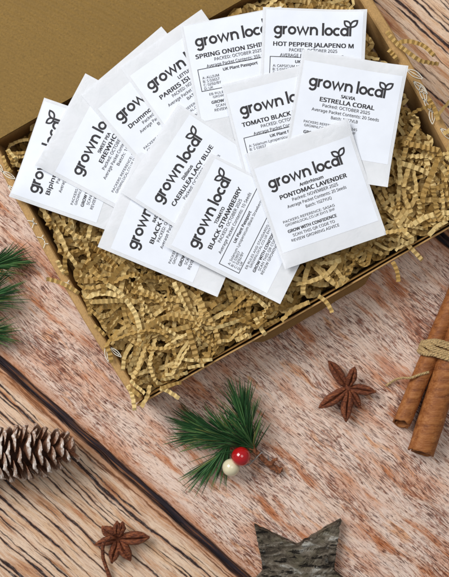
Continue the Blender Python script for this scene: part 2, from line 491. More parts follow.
FONT_CACHE = {}
def sans_font():           # the sans serif that ships inside Blender; its built-in face if that is missing
    import os
    p = os.path.join(bpy.utils.resource_path('LOCAL'), 'datafiles', 'fonts', 'NotoSansMath-Regular.woff2')
    try: return bpy.data.fonts.load(p)
    except Exception: return None
FONT = sans_font()
def text_mesh(txt, size, bold=0.0, cond=1.0):
    """vertices (x, y up) and faces of a line of text; x starts at 0"""
    key = (txt, size, bold, cond)
    if key in FONT_CACHE: return FONT_CACHE[key]
    c = bpy.data.curves.new('t', 'FONT'); c.body = txt; c.size = 1.0; c.offset = bold; c.resolution_u = 2
    if FONT: c.font = FONT
    o = bpy.data.objects.new('t', c); COL.objects.link(o)
    dg = bpy.context.evaluated_depsgraph_get(); dg.update()
    me = bpy.data.meshes.new_from_object(o.evaluated_get(dg))
    v = [(q.co.x*size*cond, q.co.y*size) for q in me.vertices]; f = [tuple(p.vertices) for p in me.polygons]
    bpy.data.objects.remove(o); bpy.data.curves.remove(c); bpy.data.meshes.remove(me)
    if 'cap' not in FONT_CACHE:
        FONT_CACHE['cap'] = 1.0; _, _, _ = text_mesh('H', 1.0)
        FONT_CACHE['cap'] = max(b for a, b in FONT_CACHE[('H', 1.0, 0.0, 1.0)][0]); FONT_CACHE.pop((txt, size, bold, cond), None)
    q = 1/FONT_CACHE['cap']; v = [(a*q, b*q) for a, b in v]      # size is the height of a capital
    x0 = min(a for a, b in v); x1 = max(a for a, b in v)
    v = [(a-x0, b) for a, b in v]
    FONT_CACHE[key] = (v, f, x1-x0)
    return FONT_CACHE[key]

def logo_strokes():
    """hand drawn rounded lettering, x to the right, y down, baseline 0, x-height about 8.8; total width 78"""
    sw = 2.3; r = 3.35; out = []; x = 0
    def ring(cx, rr=r): out.append((arc(cx, -4.4, rr, 0, 360, 20)[:-1], sw, True))
    # g
    ring(x+4.45); out.append(([(x+7.75, -8.75), (x+7.75, .4)], sw, False))
    out.append((arc(x+4.45, .25, 3.3, 0, 150, 10, 3.25), sw, False)); x += 9.35
    # r
    out.append(([(x+1.1, 0), (x+1.1, -8.75)], sw, False)); out.append((arc(x+4.4, -4.5, 3.3, 180, 275, 8, 3.4), sw, False)); x += 5.5
    # o
    ring(x+4.4); x += 8.9
    # w
    out.append(([(x+.9, -8.75), (x+3.7, -1.0), (x+6.7, -8.0), (x+9.7, -1.0), (x+12.5, -8.75)], sw*.9, False)); x += 14.0
    # n
    out.append(([(x+1.1, 0), (x+1.1, -8.75)], sw, False))
    out.append((arc(x+4.3, -4.55, 3.2, 180, 360, 12, 3.3) + [(x+7.5, 0)], sw, False)); x += 8.7
    x += 4.0
    out.append(([(x+1.1, 0), (x+1.1, -13.2)], sw, False)); x += 2.6
    ring(x+4.4); x += 8.9
    out.append((arc(x+4.3, -4.4, 3.35, 47, 313, 14), sw, False)); x += 7.6
    ring(x+4.3); out.append(([(x+7.6, -8.75), (x+7.6, 0)], sw, False)); x += 9.2
    # last l with the sprouting leaves
    sx = x+1.1
    out.append(([(sx, 0), (sx, -10.2)], sw, False))
    for sgn, ax in ((-1, 1.0), (1, 1.08)):
        c, s = math.cos(R(43)), math.sin(R(43)); ln = 8.6*ax; wd = 2.5
        pts = []
        for i in range(9): t = i/8; pts.append((ln*t, wd*math.sin(math.pi*t)**.8))
        for i in range(7, 0, -1): t = i/8; pts.append((ln*t, -wd*math.sin(math.pi*t)**.8))
        P2 = [(sx + sgn*(a*c - b*s), -9.6 - (a*s + b*c)) for a, b in pts]
        out.append((P2, 1.85, True))
    return out, x+2.2
LOGO, LOGO_W = logo_strokes()

def footer(full=True, eb='EB RULES AND STANDARDS, SASA'):
    L = []
    return L
def line(t, cx, y, w=None, h=3.6, bold=0.0): return (t, cx, y, w, h, bold)
FOOT = lambda b, first='PACKERS REFERENCE: SASAG': [
    line(first, 41, b+35.5, 54, 2.9), line('GROWNLOCAL.CO.UK EH15 3HF', 41, b+39.3, 52, 2.9),
    line('GROW WITH CONFIDENCE', 41, b+45.8, 51, 3.5, .03), line('SCAN THIS QR CODE TO', 41, b+50.8, 44, 3.3),
    line('REVIEW GROWING ADVICE', 41, b+55.6, 50, 3.3)]
def passport(b, a, short=False):
    return dict(lines=[line('UK Plant Passport', 54, b+26.6, 35, 3.3, .02),
        line(a, None, b+31.4, None, 3.0), line('B: S 03657', None, b+35.0, None, 3.0), line('C: 0292/BY', None, b+38.6, None, 3.0), line('D: UK', None, b+42.2, None, 3.0),
        line('EB RULES AND STANDARDS: SASA', 48, b+48.6, 60, 2.7), line('GROWNLOCAL.CO.UK EH15 3HF', 48, b+52, 54, 2.7),
        line('GROW WITH CONFIDENCE', 44, b+57, 51, 3.3, .03), line('SCAN THIS QR CODE TO', 44, b+61.2, 44, 3.1), line('REVIEW GROWING ADVICE', 44, b+65.2, 48, 3.1)],
        box=(9, b+22.6, 96, b+44.6))
def head(b, cat, name, nw, pack, avg, aw=64, batch=None, mixed=False):
    L = []
    y = b
    if cat: L.append(line(cat, 54, b+5.0, None, 3.7, .03)); y = b+10.9
    else: y = b+9.2
    L.append(line(name, 54, y, nw, 4.9, .028))
    L.append(line(pack, 54, y+5.8, 48, 3.7)); L.append(line(avg, 54, y+11.2, aw, 3.6))
    if batch: L.append(line(batch, 54, y+16.6, 27, 3.5))
    return L
T = {}
def mk(key, cat, name, nw, pack, avg, aw=64, batch=None, pp=None, first='PACKERS REFERENCE: SASAG'):
    b = PK[key][5]; L = head(b, cat, name, nw, pack, avg, aw, batch); bx = None
    if pp: q = passport(b+ (4 if cat else 0), pp); L += q['lines']; bx = q['box']
    else: L += FOOT(b, first)
    T[key] = (L, bx)
mk('biplr', None, 'Bipinnatus Sensation', 76, 'Packed: OCTOBER 2025', 'Average Packet Contents: 60 Seeds')
mk('erew', 'SWEET PEA', 'EREWHON', 38, 'Packed: OCTOBER 2025', 'Average Packet Contents: 20 Seeds', 64, 'Batch: 1027')
mk('drum', None, 'Drummondii Red Phlox', 74, 'Packed: OCTOBER 2025', 'Average Packet Contents: 80 Seeds', 64, 'Batch: 1025')
mk('parris', 'LETTUCE', 'PARRIS ISLAND COS', 70, 'PACKED: NOVEMBER 2025', 'Average Packet Contents: 350 Seeds', 66, 'BATCH: 1031')
mk('spring', None, 'SPRING ONION ISHIKURA', 84, 'PACKED: OCTOBER 2025', 'Average Packet Contents: 350 Seeds', 66, None, 'A: ALLIUM')
mk('hot', None, 'HOT PEPPER JALAPENO M', 80, 'PACKED: OCTOBER 2025', 'AVERAGE PACKET CONTENTS: 5g', 66, None, 'A: CAPSICUM ANNUUM')
mk('radish', 'RADISH', 'BLACK SPANISH', 56, 'PACKED: OCTOBER 2025', 'Average Packet Contents: 10g', 58, None)
mk('caer', 'Didiscus', 'CAERULEA LACY BLUE', 71, 'Packed: OCTOBER 2025', 'Average Packet Contents: 30 Seeds', 64)
mk('tomato', None, 'TOMATO BLACK "RUSSIAN"', 84, 'PACKED: OCTOBER 2025', 'Average Packet Contents: 10 Seeds', 66, None, 'A: Solanum Lycopersicum')
mk('estr', 'SALVIA', 'ESTRELLA CORAL', 55, 'Packed: OCTOBER 2025', 'Average Packet Contents: 20 Seeds', 68, 'Batch: 1027VLB', None, 'PACKERS REFERENCE: SASA4245')
mk('straw', 'TOMATO', 'BLACK STRAWBERRY', 68, 'PACKED: OCTOBER 2025', 'Average Packet Contents: 10 Seeds', 68, None, 'A: Solanum Lycopersicum (Black Strawberry)')
mk('pont', 'Antirrhinum', 'PONTOMAC LAVENDER', 70, 'Packed: NOVEMBER 2025', 'Average Packet Contents: 20 Seeds', 62, 'Batch: 1027YUQ')
LAB = {
 'biplr': 'white seed packet at the far left of the fan, its text starting with Bipin',
 'erew': 'white seed packet reading SWEET PEA EREWHON, second from the left in the upper fan',
 'drum': 'white seed packet reading Drummondii, between the sweet pea and the lettuce packets',
 'parris': 'white seed packet reading LETTUCE PARRIS ISLAND, tucked under the spring onion packet',
 'spring': 'white seed packet reading SPRING ONION ISHIKURA with a boxed plant passport',
 'hot': 'white seed packet reading HOT PEPPER JALAPENO, topmost edge of the pile, nearly upright',
 'radish': 'white seed packet reading RADISH BLACK SPANISH with grey see-through strip at its lower corner',
 'caer': 'white seed packet reading CAERULEA LACY BLUE, lying over the radish packet',
 'tomato': 'white seed packet reading TOMATO BLACK, half under the salvia and lavender packets',
 'estr': 'white seed packet reading SALVIA ESTRELLA CORAL, at the right edge of the pile',
 'straw': 'white seed packet reading TOMATO BLACK STRAWBERRY in steeply slanting text',
 'pont': 'white seed packet reading PONTOMAC LAVENDER, lying whole on top of the pile',
}
CURL = {'pont': ((0, 1), (1, 0)), 'estr': ((1, 0), (1, 1)), 'straw': ((0, 1),), 'radish': ((0, 1),), 'biplr': ((0, 0),), 'hot': ((1, 0),), 'erew': ((0, 0),)}   # free corners that lift a little
def make_packet(key):
    x0, y0, ang, w, h, b, lv = PK[key]
    z = pk_z(lv); k = S*(HC-z)/HC
    t = thing('seed_packet', LAB[key], 'seed packet', P(x0, y0, z), R(ang), 'seed packets fanned out over the box')
    rs = random.Random(key); ph = [rs.uniform(0, 9) for _ in range(4)]
    def hz(x, y):      # soft waviness of the paper, metres
        lift = 0
        for (cx_, cy_) in CURL.get(key, ()):
            d_ = math.hypot(x-cx_*w, y-cy_*h); lift += .0032*max(0, 1-d_/42)**2
        return lift + .00026*math.sin(x/21+ph[0]) * math.cos(y/26+ph[1]) + .00005*math.sin((x+y)/9+ph[2])
    def pillow(x, y):
        e = max(0, min(x, w-x, y, h-y)); return .00005 + .00007*min(1, e/7)**.6
    def sheet(xa, ya, xb, yb, zo, closed, nx=30, ny=34, crn=0):
        vs = []
        for j in range(ny+1):
            for i in range(nx+1):
                x = xa+(xb-xa)*i/nx; y = ya+(yb-ya)*j/ny
                vs.append((x*k, -y*k, hz(x, y)+pillow(x, y)+zo))
        m = nx+1; n = len(vs)
        fs = [(j*m+i, (j+1)*m+i, (j+1)*m+i+1, j*m+i+1) for j in range(ny) for i in range(nx)]
        if closed:
            vs += [(a, c, hz(a/k, -c/k)-.00005) for a, c, _ in vs]
            rim = [i for i in range(nx+1)] + [j*m+nx for j in range(1, ny+1)] + [ny*m+i for i in range(nx-1, -1, -1)] + [j*m for j in range(ny-1, 0, -1)]
            fs += [(f[3]+n, f[2]+n, f[1]+n, f[0]+n) for f in fs]
            fs += [(rim[a], rim[(a+1) % len(rim)], n+rim[(a+1) % len(rim)], n+rim[a]) for a in range(len(rim))]
        mb = MB(); mb.add(vs, fs); return mb
    sheet(0, 0, w, h, 0, True).build('envelope', M['glass'], t, True).data.set_sharp_from_angle(angle=R(35))
    for xx in (1.6, w-2.4):
        seam = MB(); vs = []; n = 36
        for i in range(n+1):
            y = 1+(h-2)*i/n
            for dx in (0, .7): vs.append(((xx+dx)*k, -y*k, hz(xx, y)+pillow(xx+dx, y)+.00004))
        seam.add(vs, [(2*i, 2*i+2, 2*i+3, 2*i+1) for i in range(n)])
        seam.build('seam', M['glass'], t)
    lt = b-24.3; lx = 3.4
    lt = max(lt, 1.2); lh = {'straw': 107, 'spring': 97, 'hot': 98, 'tomato': 98}.get(key, 89)
    lh = min(lh, h-2-lt)
    lab = sheet(lx+rs.uniform(-.4, .6), lt, w-3.2, lt+lh, .00008, False).build('label', M['label'], t, True)
    zo = .00013
    mb = []; fs = []
    sc = 77.5/LOGO_W; ox = 12*w/108
    for q, (pts, sw, cl) in enumerate(LOGO):
        pts = [(ox+a*sc, b+c*sc) for a, c in pts]
        fs += stroke(mb, pts, sw*sc, q*1e-6, cl)
    m = MB(); m.add([(x*k, -y*k, hz(x, y)+pillow(x, y)+zo+zz) for x, y, zz in mb], fs)
    m.build('printed_logo', M['ink'], lab)
    m = MB(); lines, bx = T[key]
    for (txt, cx, y, wd, hgt, bold) in lines:
        if y > lt+lh-2: continue
        size = hgt*.98
        v, f, tw = text_mesh(txt, size*.86, 0.0)
        sx = (wd/tw) if wd else 1.0
        tw *= sx
        xs = (cx*w/108 - tw/2) if cx is not None else 12
        cap = hgt*.5
        e = size*.055 if bold else size*.022      # heavier weights are struck several times
        for q, (dx, dy) in enumerate(((-e, -e*.6), (e, -e*.6), (-e, e*.6), (e, e*.6)) if bold else ((-e, -e), (e, e))):
            m.add([((xs+a*sx+dx)*k, -(y-c+cap+dy)*k, hz(xs+a*sx, y)+pillow(xs+a*sx, y)+zo+q*1.5e-6) for a, c in v], f)
    if bx:
        xa, ya, xb, yb = bx; xb = min(xb, w-9)
        n = 20; e = lambda p, q: [(p[0]+(q[0]-p[0])*i/n, p[1]+(q[1]-p[1])*i/n) for i in range(n)]
        loop = e((xa, ya), (xb, ya)) + e((xb, ya), (xb, yb)) + e((xb, yb), (xa, yb)) + e((xa, yb), (xa, ya))
        vs = []; f = stroke(vs, loop, .7, 0, True)
        m.add([(x*k, -y*k, hz(x, y)+pillow(x, y)+zo) for x, y, _ in vs], f)
    m.build('printed_text', M['ink'], lab)
for key in PK: make_packet(key)

# footprints of the packets, for keeping the shreds underneath them
POLY = []
for key, (x0, y0, ang, w, h, b, lv) in PK.items():
    POLY.append((Vector((x0, y0)), Vector((math.cos(R(ang)), -math.sin(R(ang)))), Vector((math.sin(R(ang)), math.cos(R(ang)))), w, h, lv))
def under(x, y, m=3):
    p = Vector((x, y))
    for (o, d, n, w, h, lv) in POLY:
        a = (p-o).dot(d); c = (p-o).dot(n)
        if -m < a < w+m and -m < c < h+m: return True
    return False

# ------------------------------------------------------------------ crinkled paper shreds
def shreds():
    mb = MB(); rs = random.Random(5)
    def strip(x, y, z, ang, n, width, amp, pitch, curl, mode='in', pitchz=0.0, toneb=.5):
        """x, y in photo px on the rim plane; z in metres"""
        k = S*(HC-HB)/HC; da = curl; roll = rs.uniform(-.5, .5); dr = rs.uniform(-.05, .05); vz = rs.uniform(-1, 1)*.12+pitchz
        vs = []; fold = 1
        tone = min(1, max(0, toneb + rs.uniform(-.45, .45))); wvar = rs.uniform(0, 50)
        for i in range(n+1):
            if i:
                pq = pitch*rs.uniform(.7, 1.3); x += math.cos(ang)*pq; y += math.sin(ang)*pq
                ang += da + rs.uniform(-.10, .10); da = max(-.07, min(.07, da + rs.uniform(-.02, .02)))
                roll += dr + rs.uniform(-.12, .12); roll = max(-.8, min(.8, roll)); 
                z += vz*pitch*S; vz = max(-.4, min(.4, vz + rs.uniform(-.09, .09)))
                p = Vector((x, y)); u = p.dot(U); v = p.dot(N_)
                if mode == 'in':
                    out = (u < -68 or u > 302 or v < 128 or v > 409)
                    if out:
                        c = Vector((118, 268)); to = math.atan2(*(Vector((U.x*c.x+N_.x*c.y, U.y*c.x+N_.y*c.y))-p).yx)
                        dd = (to-ang+math.pi) % (2*math.pi) - math.pi; ang += max(-.55, min(.55, dd))
                        x = x; 
                        if u < -74: x += U.x*(-74-u); y += U.y*(-74-u)
                        if u > 306: x += U.x*(306-u); y += U.y*(306-u)
                        if v < 122: x += N_.x*(122-v); y += N_.y*(122-v)
                        if v > 414: x += N_.x*(414-v); y += N_.y*(414-v)
                zmax = .06 if mode == 'top' else HB - .0018 if under(x, y, 5) else HB + .0045
                if z > zmax: z = zmax; vz = -abs(vz)*.5
                lowz = .005
                if mode == 'over':
                    lowz = (HB+.0025) if (-89 < u < 332 and 112 < v < 425) else max(.0022, HB+.0025 - .0012*max(-89-u, u-332, v-425, 112-v, 0)*1.0)
                if z < lowz: z = lowz; vz = abs(vz)*.5
            if mode == 'over' and under(x, y, 4): n = i-1; break
            t = Vector((math.cos(ang), -math.sin(ang), vz)).normalized()
            sd = t.cross(Vector((0, 0, 1))).normalized(); nn = sd.cross(t)
            wv = sd*math.cos(roll) + nn*math.sin(roll); nv = t.cross(wv).normalized()
            p = P(x, y, HB); p.z = z
            p += nv*(amp*fold*rs.uniform(.7, 1.2)); fold = -fold
            hw = wv*(width/2)*(1+.12*noise.noise(Vector((i*.4, wvar, 0))))
            vs += [p-hw, p+hw]
        if n < 3: return
        mb.add(vs, [(2*i, 2*i+2, 2*i+3, 2*i+1) for i in range(n)], tone)
    def at(u, v): p = U*u + N_*v; return p.x, p.y
    # the bulk of the fill, in layers from the bottom up
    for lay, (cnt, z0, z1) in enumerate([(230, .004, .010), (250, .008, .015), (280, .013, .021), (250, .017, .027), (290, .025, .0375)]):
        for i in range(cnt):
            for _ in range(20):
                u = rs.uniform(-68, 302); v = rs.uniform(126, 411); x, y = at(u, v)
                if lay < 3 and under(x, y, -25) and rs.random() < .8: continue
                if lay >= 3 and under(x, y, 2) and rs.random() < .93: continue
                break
            strip(x, y, rs.uniform(z0, z1), rs.uniform(0, 2*math.pi), rs.randint(16, 60), rs.choice((.0018, .0024, .0028, .0031))*rs.uniform(.95, 1.05), rs.uniform(.00035, .0008), rs.uniform(2.0, 3.2), rs.uniform(-.05, .05), toneb=.3+.1*lay)  # tone drops with depth: shade of the gaps painted into lower layers
    # pieces that spill over the rim
    for (x, y, a, n, c) in [(128, 385, 60, 10, .03), (150, 385, 100, 9, .04), (160, 388, 10, 8, .06), (118, 330, 120, 7, .05),
                            (318, 296, 30, 9, .05), (392, 262, 60, 9, .05), (400, 240, 35, 12, .03),
                            (386, 32, 60, 26, -.06), (398, 44, -20, 16, .11), (366, 5, 80, 18, -.02), (428, 100, 60, 9, .05),
                            (8, 150, 60, 10, .05), (410, 120, 60, 14, .06), (384, 60, 70, 16, .02), (90, 268, 40, 9, .0),
                            (255, 318, 60, 8, -.04), (420, 215, 30, 10, .04)]:
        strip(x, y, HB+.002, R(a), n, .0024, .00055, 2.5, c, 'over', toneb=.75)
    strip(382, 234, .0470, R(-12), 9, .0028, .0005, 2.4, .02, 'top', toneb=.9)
    for i in range(46):
        if i < 16: u, v, a = rs.uniform(-70, 300), rs.uniform(408, 418), rs.choice((-30, 150))+rs.uniform(-35, 35)
        elif i < 26: u, v, a = rs.uniform(-82, -74), rs.uniform(235, 405), rs.choice((60, 240))+rs.uniform(-30, 30)
        elif i < 40: u, v, a = rs.uniform(304, 322), rs.uniform(170, 412), rs.uniform(0, 360)
        else: u, v, a = rs.uniform(-78, -55), rs.uniform(130, 150), rs.uniform(20, 100)
        x, y = at(u, v)
        if under(x, y, 12): continue
        strip(x, y, HB+.003, R(a), rs.randint(6, 13), rs.uniform(.0018, .0026), rs.uniform(.0004, .0007), rs.uniform(2.1, 2.9), rs.uniform(-.08, .08), 'over', toneb=.7)
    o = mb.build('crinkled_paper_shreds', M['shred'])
    o['kind'] = 'stuff'; o['label'] = 'crinkled golden brown kraft paper shreds filling the cardboard box'; o['category'] = 'paper shreds'
shreds()

# ------------------------------------------------------------------ pine sprigs
def needles(mb, branch, cnt, ln, spread, fwd, rs, zlift=.003, bend=.3, zmax=.02):
    """branch: list of world points, root first"""
    for i in range(cnt):
        t = rs.random()**.8; f = t*(len(branch)-1); a = min(int(f), len(branch)-2)
        p = branch[a].lerp(branch[a+1], f-a); d = (branch[a+1]-branch[a]).normalized()
        side = d.cross(Vector((0, 0, 1))).normalized(); up = side.cross(d)
        ph = rs.uniform(0, 2*math.pi); an = R(fwd) * (1-.45*t) + rs.uniform(-.5, .5)*R(spread)
        rad = side*math.cos(ph) + up*abs(math.sin(ph))*.5
        dr = (d*math.cos(an) + rad*math.sin(an)).normalized()
        L = ln*rs.uniform(.6, 1.08); tone = min(.9, max(0, rs.gauss(.45, .25)))
        if rs.random() < .07: tone = 1
        pts = []; q = p.copy(); n = 6; droop = Vector((rs.uniform(-1, 1), rs.uniform(-1, 1), -.5))*bend
        for s in range(n+1):
            pts.append(q.copy()); dr = (dr + droop/n*.35).normalized(); q = q + dr*L/n
            if q.z < .0008: q.z = .0008
            if q.z > zmax: q.z = zmax; dr.z = 0
        w = rs.uniform(.00020, .00036)
        mb.tube(pts, [w*.8, w, w, w, w*.9, w*.7, w*.2], 4, False, tone)
def sprig_world(L, dx=0): return [P(x+dx, y, z) for x, y, z in L]
rs = random.Random(3)
sp = thing('pine_sprig', 'green artificial pine sprig wired with one red and one cream berry, lying below the box', 'pine sprig', P(247, 440, 0))
br1 = sprig_world([(258, 454, .006), (244, 444, .008), (230, 438, .010), (215, 434, .010), (206, 432, .009)])
br2 = sprig_world([(256, 452, .006), (250, 440, .010), (246, 426, .012), (243, 414, .012)])
stem = sprig_world([(280, 470, .003), (272, 467, .004), (264, 460, .005), (256, 452, .006), (248, 445, .008)])
mb = MB(); needles(mb, br1, 330, .0265, 30, 38, rs); child(mb, 'needles', M['needle'], sp)
mb = MB(); needles(mb, br1[1:3] + sprig_world([(225, 450, .008), (212, 462, .006)]), 130, .027, 26, 26, rs); child(mb, 'needles', M['needle'], sp)
mb = MB(); needles(mb, br2, 210, .024, 26, 36, rs); child(mb, 'needles', M['needle'], sp)
mb = MB(); mb.tube(stem, [.0016, .0018, .0016, .0015, .0013], 7); mb.tube(br1, [.0013, .0012, .001, .0009, .0006], 6); mb.tube(br2, [.0013, .0011, .0009, .0006], 6)
mb.tube(sprig_world([(270, 466, .004), (274, 460, .006), (277, 459, .007)]), [.0012, .0011, .0009], 6)
mb.tube(sprig_world([(276, 469, .003), (279, 474, .004)]), [.0013, .0012], 6)
for a, c in (((281, 470), .0021), ((276, 468), .0019)): 
    mb.tube([P(a[0]-2, a[1]-1, .003), P(a[0], a[1], .003), P(a[0]+1.4, a[1]+.8, .003)], [.0012, c, .0009], 7)
child(mb, 'twig', M['twig'], sp)
def sphere(name, c, r, m, parent, sq=1.0):
    bm = bmesh.new(); bmesh.ops.create_uvsphere(bm, u_segments=28, v_segments=18, radius=r)
    for v in bm.verts: v.co.z *= sq
    me = bpy.data.meshes.new(name); bm.to_mesh(me); bm.free(); me.materials.append(m)
    me.polygons.foreach_set('use_smooth', [True]*len(me.polygons))
    o = link(name, me, parent); o.location = Vector(c) - parent.location
    return o
o = sphere('berry', P(241, 456.5, .0145), .0057, M['red'], sp); o['label'] = 'glossy red berry'
o = sphere('berry', P(231, 467.5, .0115), .0052, M['cream'], sp); o['label'] = 'cream pearl berry'
mb = MB()
mb.tube(sprig_world([(244, 466, .004), (250, 464, .006), (256, 458, .009), (262, 452, .009), (268, 455, .006), (269, 464, .004)]), .00035, 6)
mb.tube(sprig_world([(241, 461, .006), (247, 462, .006), (254, 460, .008)]), .00035, 6)
child(mb, 'wire', M['wire'], sp)

sp = thing('pine_sprig', 'green pine sprig reaching in from the left edge beside the box', 'pine sprig', P(-30, 300, 0))
mb = MB()
b1 = sprig_world([(-75, 330, .006), (-50, 318, .010), (-28, 306, .012), (-10, 298, .012)], -6)
b2 = sprig_world([(-60, 290, .008), (-40, 280, .012), (-20, 272, .014), (-2, 266, .012), (8, 263, .010)], -6)
b3 = sprig_world([(-75, 340, .006), (-50, 336, .008), (-25, 332, .010), (-8, 332, .010)], -6)
needles(mb, b1, 260, .028, 30, 34, rs); child(mb, 'needles', M['needle'], sp)
mb = MB(); needles(mb, b2, 200, .020, 26, 40, rs); child(mb, 'needles', M['needle'], sp)
mb = MB(); needles(mb, b3, 230, .021, 30, 34, rs); child(mb, 'needles', M['needle'], sp)
mb = MB()
for b in (b1, b2, b3): mb.tube(b, [.0016]+[.0013]*(len(b)-2)+[.0006], 6)
child(mb, 'twig', M['twig'], sp)

# ------------------------------------------------------------------ pine cone
def pine_cone():
    tip = P(71, 448, .018); ax = Vector((-1, -.09, .0)).normalized(); L = 128*S
    root = thing('pine_cone', 'open brown pine cone with frosted scale tips, cut off by the left edge', 'pine cone', P(10, 452, 0))
    cn = tip + ax*L*.5; loc = root.location
    side = Vector((0, 0, 1)).cross(ax).normalized(); up = Vector((0, 0, 1))
    def prof(t):   # core radius along the axis from tip (0) to base (1)
        return 23*S*math.sin(math.pi*min(1, (t*.92+.06)))**.65
    mb = MB(); mb.tube([tip + ax*L*(.03+.94*i/12) - loc for i in range(13)], [max(.001, prof(i/12)*.62) for i in range(13)], 12)
    mb.build('core', M['core'], root, True)
    # one scale: x outwards along the scale, y across, z thickness
    def scale_mesh(seed):
        r = random.Random(seed); vs = []; nx, ny = 9, 8
        l = 17.0*S; w = 23*S
        for sgn in (1, -1):
            for i in range(nx+1):
                t = i/nx; hw = w*.5*(.28+.72*math.sin(math.pi*.5*min(1, t*1.35))**1.2)*(1 if t < .62 else max(.0, 1-((t-.62)/.40)**2)**.6)
                for j in range(ny+1):
                    s = -1+2*j/ny; y = s*hw
                    th = (.0006 + .0012*max(0, t-.55)**1.0*2.4)*(1-.75*s*s)
                    if i == nx: th *= .35
                    cup = -(s*s)*.0010 + .0022*t*t + (.0010*math.exp(-((t-.86)/.09)**2 - (s/.3)**2) if sgn > 0 else 0)
                    vs.append((t*l + noise.noise(Vector((s*2, seed, t*3)))*.0005*t, y, cup + sgn*th*.5 + noise.noise(Vector((t*6, s*5, seed+sgn)))*.0002))
        m = ny+1; N1 = (nx+1)*m
        fs = [(i*m+j, (i+1)*m+j, (i+1)*m+j+1, i*m+j+1) for i in range(nx) for j in range(ny)]
        fs += [tuple(q+N1 for q in f[::-1]) for f in fs]
        rim = [j for j in range(ny+1)] + [i*m+ny for i in range(1, nx+1)] + [nx*m+j for j in range(ny-1, -1, -1)] + [i*m for i in range(nx-1, 0, -1)]
        fs += [(rim[a], rim[(a+1) % len(rim)], N1+rim[(a+1) % len(rim)], N1+rim[a]) for a in range(len(rim))]
        mb = MB(); mb.add(vs, fs); return mb.mesh('scale', M['cone'], True)
    meshes = [scale_mesh(i) for i in range(5)]
    r = random.Random(2); n = 98; q = 0
    for i in range(n):
        t = .02 + .96*(i/(n-1))**.82; ph = i*R(137.508)
        rad = side*math.cos(ph) + up*math.sin(ph)
        c = tip + ax*L*t + rad*prof(t)*.45
        opn = R(26 + 27*min(1, t*2.2) + r.uniform(-6, 6))              # angle from the axis, opening towards the base
        d = (-ax*math.cos(opn) + rad*math.sin(opn)).normalized()
        y = d.cross(rad).normalized(); z = d.cross(y)*-1
        if z.dot(-ax) < 0 and False: z = -z
        m = Matrix((d, y, y.cross(d)*-1)).transposed()
        zz = d.cross(y)
        if zz.dot(rad) < 0: y = -y; zz = d.cross(y)
        m = Matrix((d, y, zz)).transposed().to_4x4()
        s = (.50 + .62*math.sin(math.pi*min(.62, t*.95+.08)))*r.uniform(.92, 1.08)
        if q >= 100: break
        o = link('scale', meshes[i % 5], root); q += 1
        o.matrix_local = Matrix.Translation(c-loc) @ m @ Matrix.Scale(s, 4)
pine_cone()

# ------------------------------------------------------------------ star anise
def anise(cx, cy, pods, label, zc=.005, stem=None, seed=0):
    root = thing('star_anise', label, 'star anise', P(cx, cy, 0)); loc = root.location; r = random.Random(seed)
    c = P(cx, cy, zc)
    for (tx, ty, wd, zt) in pods:
        wd *= 1.08
        tip = P(tx, ty, zt); d = tip-c; L = d.length; d.normalize()
        sd = Vector((0, 0, 1)).cross(d).normalized(); up = d.cross(sd)
        mb = MB(); n = 16; vs = []; ph = r.uniform(0, 9); opn = r.uniform(.12, .26)
        for i in range(n+1):
            t = i/n; bulge = math.sin(math.pi*min(1, t*.90+.06))**.75
            if t > .82: bulge *= 1-.35*((t-.82)/.18)
            w = wd*S*.5*max(.07, bulge); hgt = w*1.15
            gap = w*opn*math.sin(math.pi*min(1, t*1.05))**.6 if t < .95 else 0
            cen = c + d*(L*t) + up*(.0012*math.sin(math.pi*t)) + up*(.0014*t**4) + sd*(noise.noise(Vector((t*2, ph, 0)))*.0005)
            for (a, b) in ((gap*.3, -.25*hgt), (gap, .55*hgt), (gap+w*.22, .72*hgt), (w*.82, .35*hgt), (w, -.1*hgt), (w*.7, -.6*hgt), (0, -.85*hgt),
                           (-w*.7, -.6*hgt), (-w, -.1*hgt), (-w*.82, .35*hgt), (-gap-w*.22, .72*hgt), (-gap, .55*hgt), (-gap*.3, -.25*hgt)):
                j = noise.noise(Vector((t*9+ph, a*1500, b*1500)))*.0004
                p = cen + sd*(a+j) + up*(b+j)
                if p.z < .0003: p.z = .0003
                vs.append(p-loc)
        k = 13
        fs = [(i*k+j, i*k+(j+1) % k, (i+1)*k+(j+1) % k, (i+1)*k+j) for i in range(n) for j in range(k)]
        fs += [tuple(range(k))[::-1], tuple(range(n*k, n*k+k))]
        mb.add(vs, fs); mb.build('pod', M['anise'], root, True)
    sphere('hub', c+Vector((0, 0, .0008)), .0021, M['anise'], root, .9)
    if stem:
        mb = MB(); pts = [P(*q) - loc for q in stem]
        mb.tube(pts, [.0010]+[.0011]*(len(pts)-3)+[.0014, .0019], 8); mb.build('stem', M['anise'], root, True)
anise(348, 387.5, [(328, 360.5, 11, .006), (354.8, 365.5, 9.5, .011), (376, 391.5, 10, .007), (360.5, 408, 8.5, .004), (345.7, 422, 11.5, .006), (318.5, 408, 11.5, .007)],
      'dark brown six-pointed star anise lying left of the cinnamon sticks', seed=1)
anise(118, 538, [(101.5, 525.5, 11.5, .009), (117, 519.5, 8.5, .010), (123.5, 520, 8, .010), (150, 537, 13, .006), (131, 560.5, 11.5, .006), (112, 563, 10.5, .006), (95, 544.5, 8, .004)],
      'reddish brown star anise with a curled stem, near the bottom edge', stem=[(116, 538, .009), (109, 537, .012), (104, 541, .012), (102.5, 549, .009), (103, 558, .006), (106, 567, .004), (109.5, 577, .0035), (111, 581, .003)], seed=4)

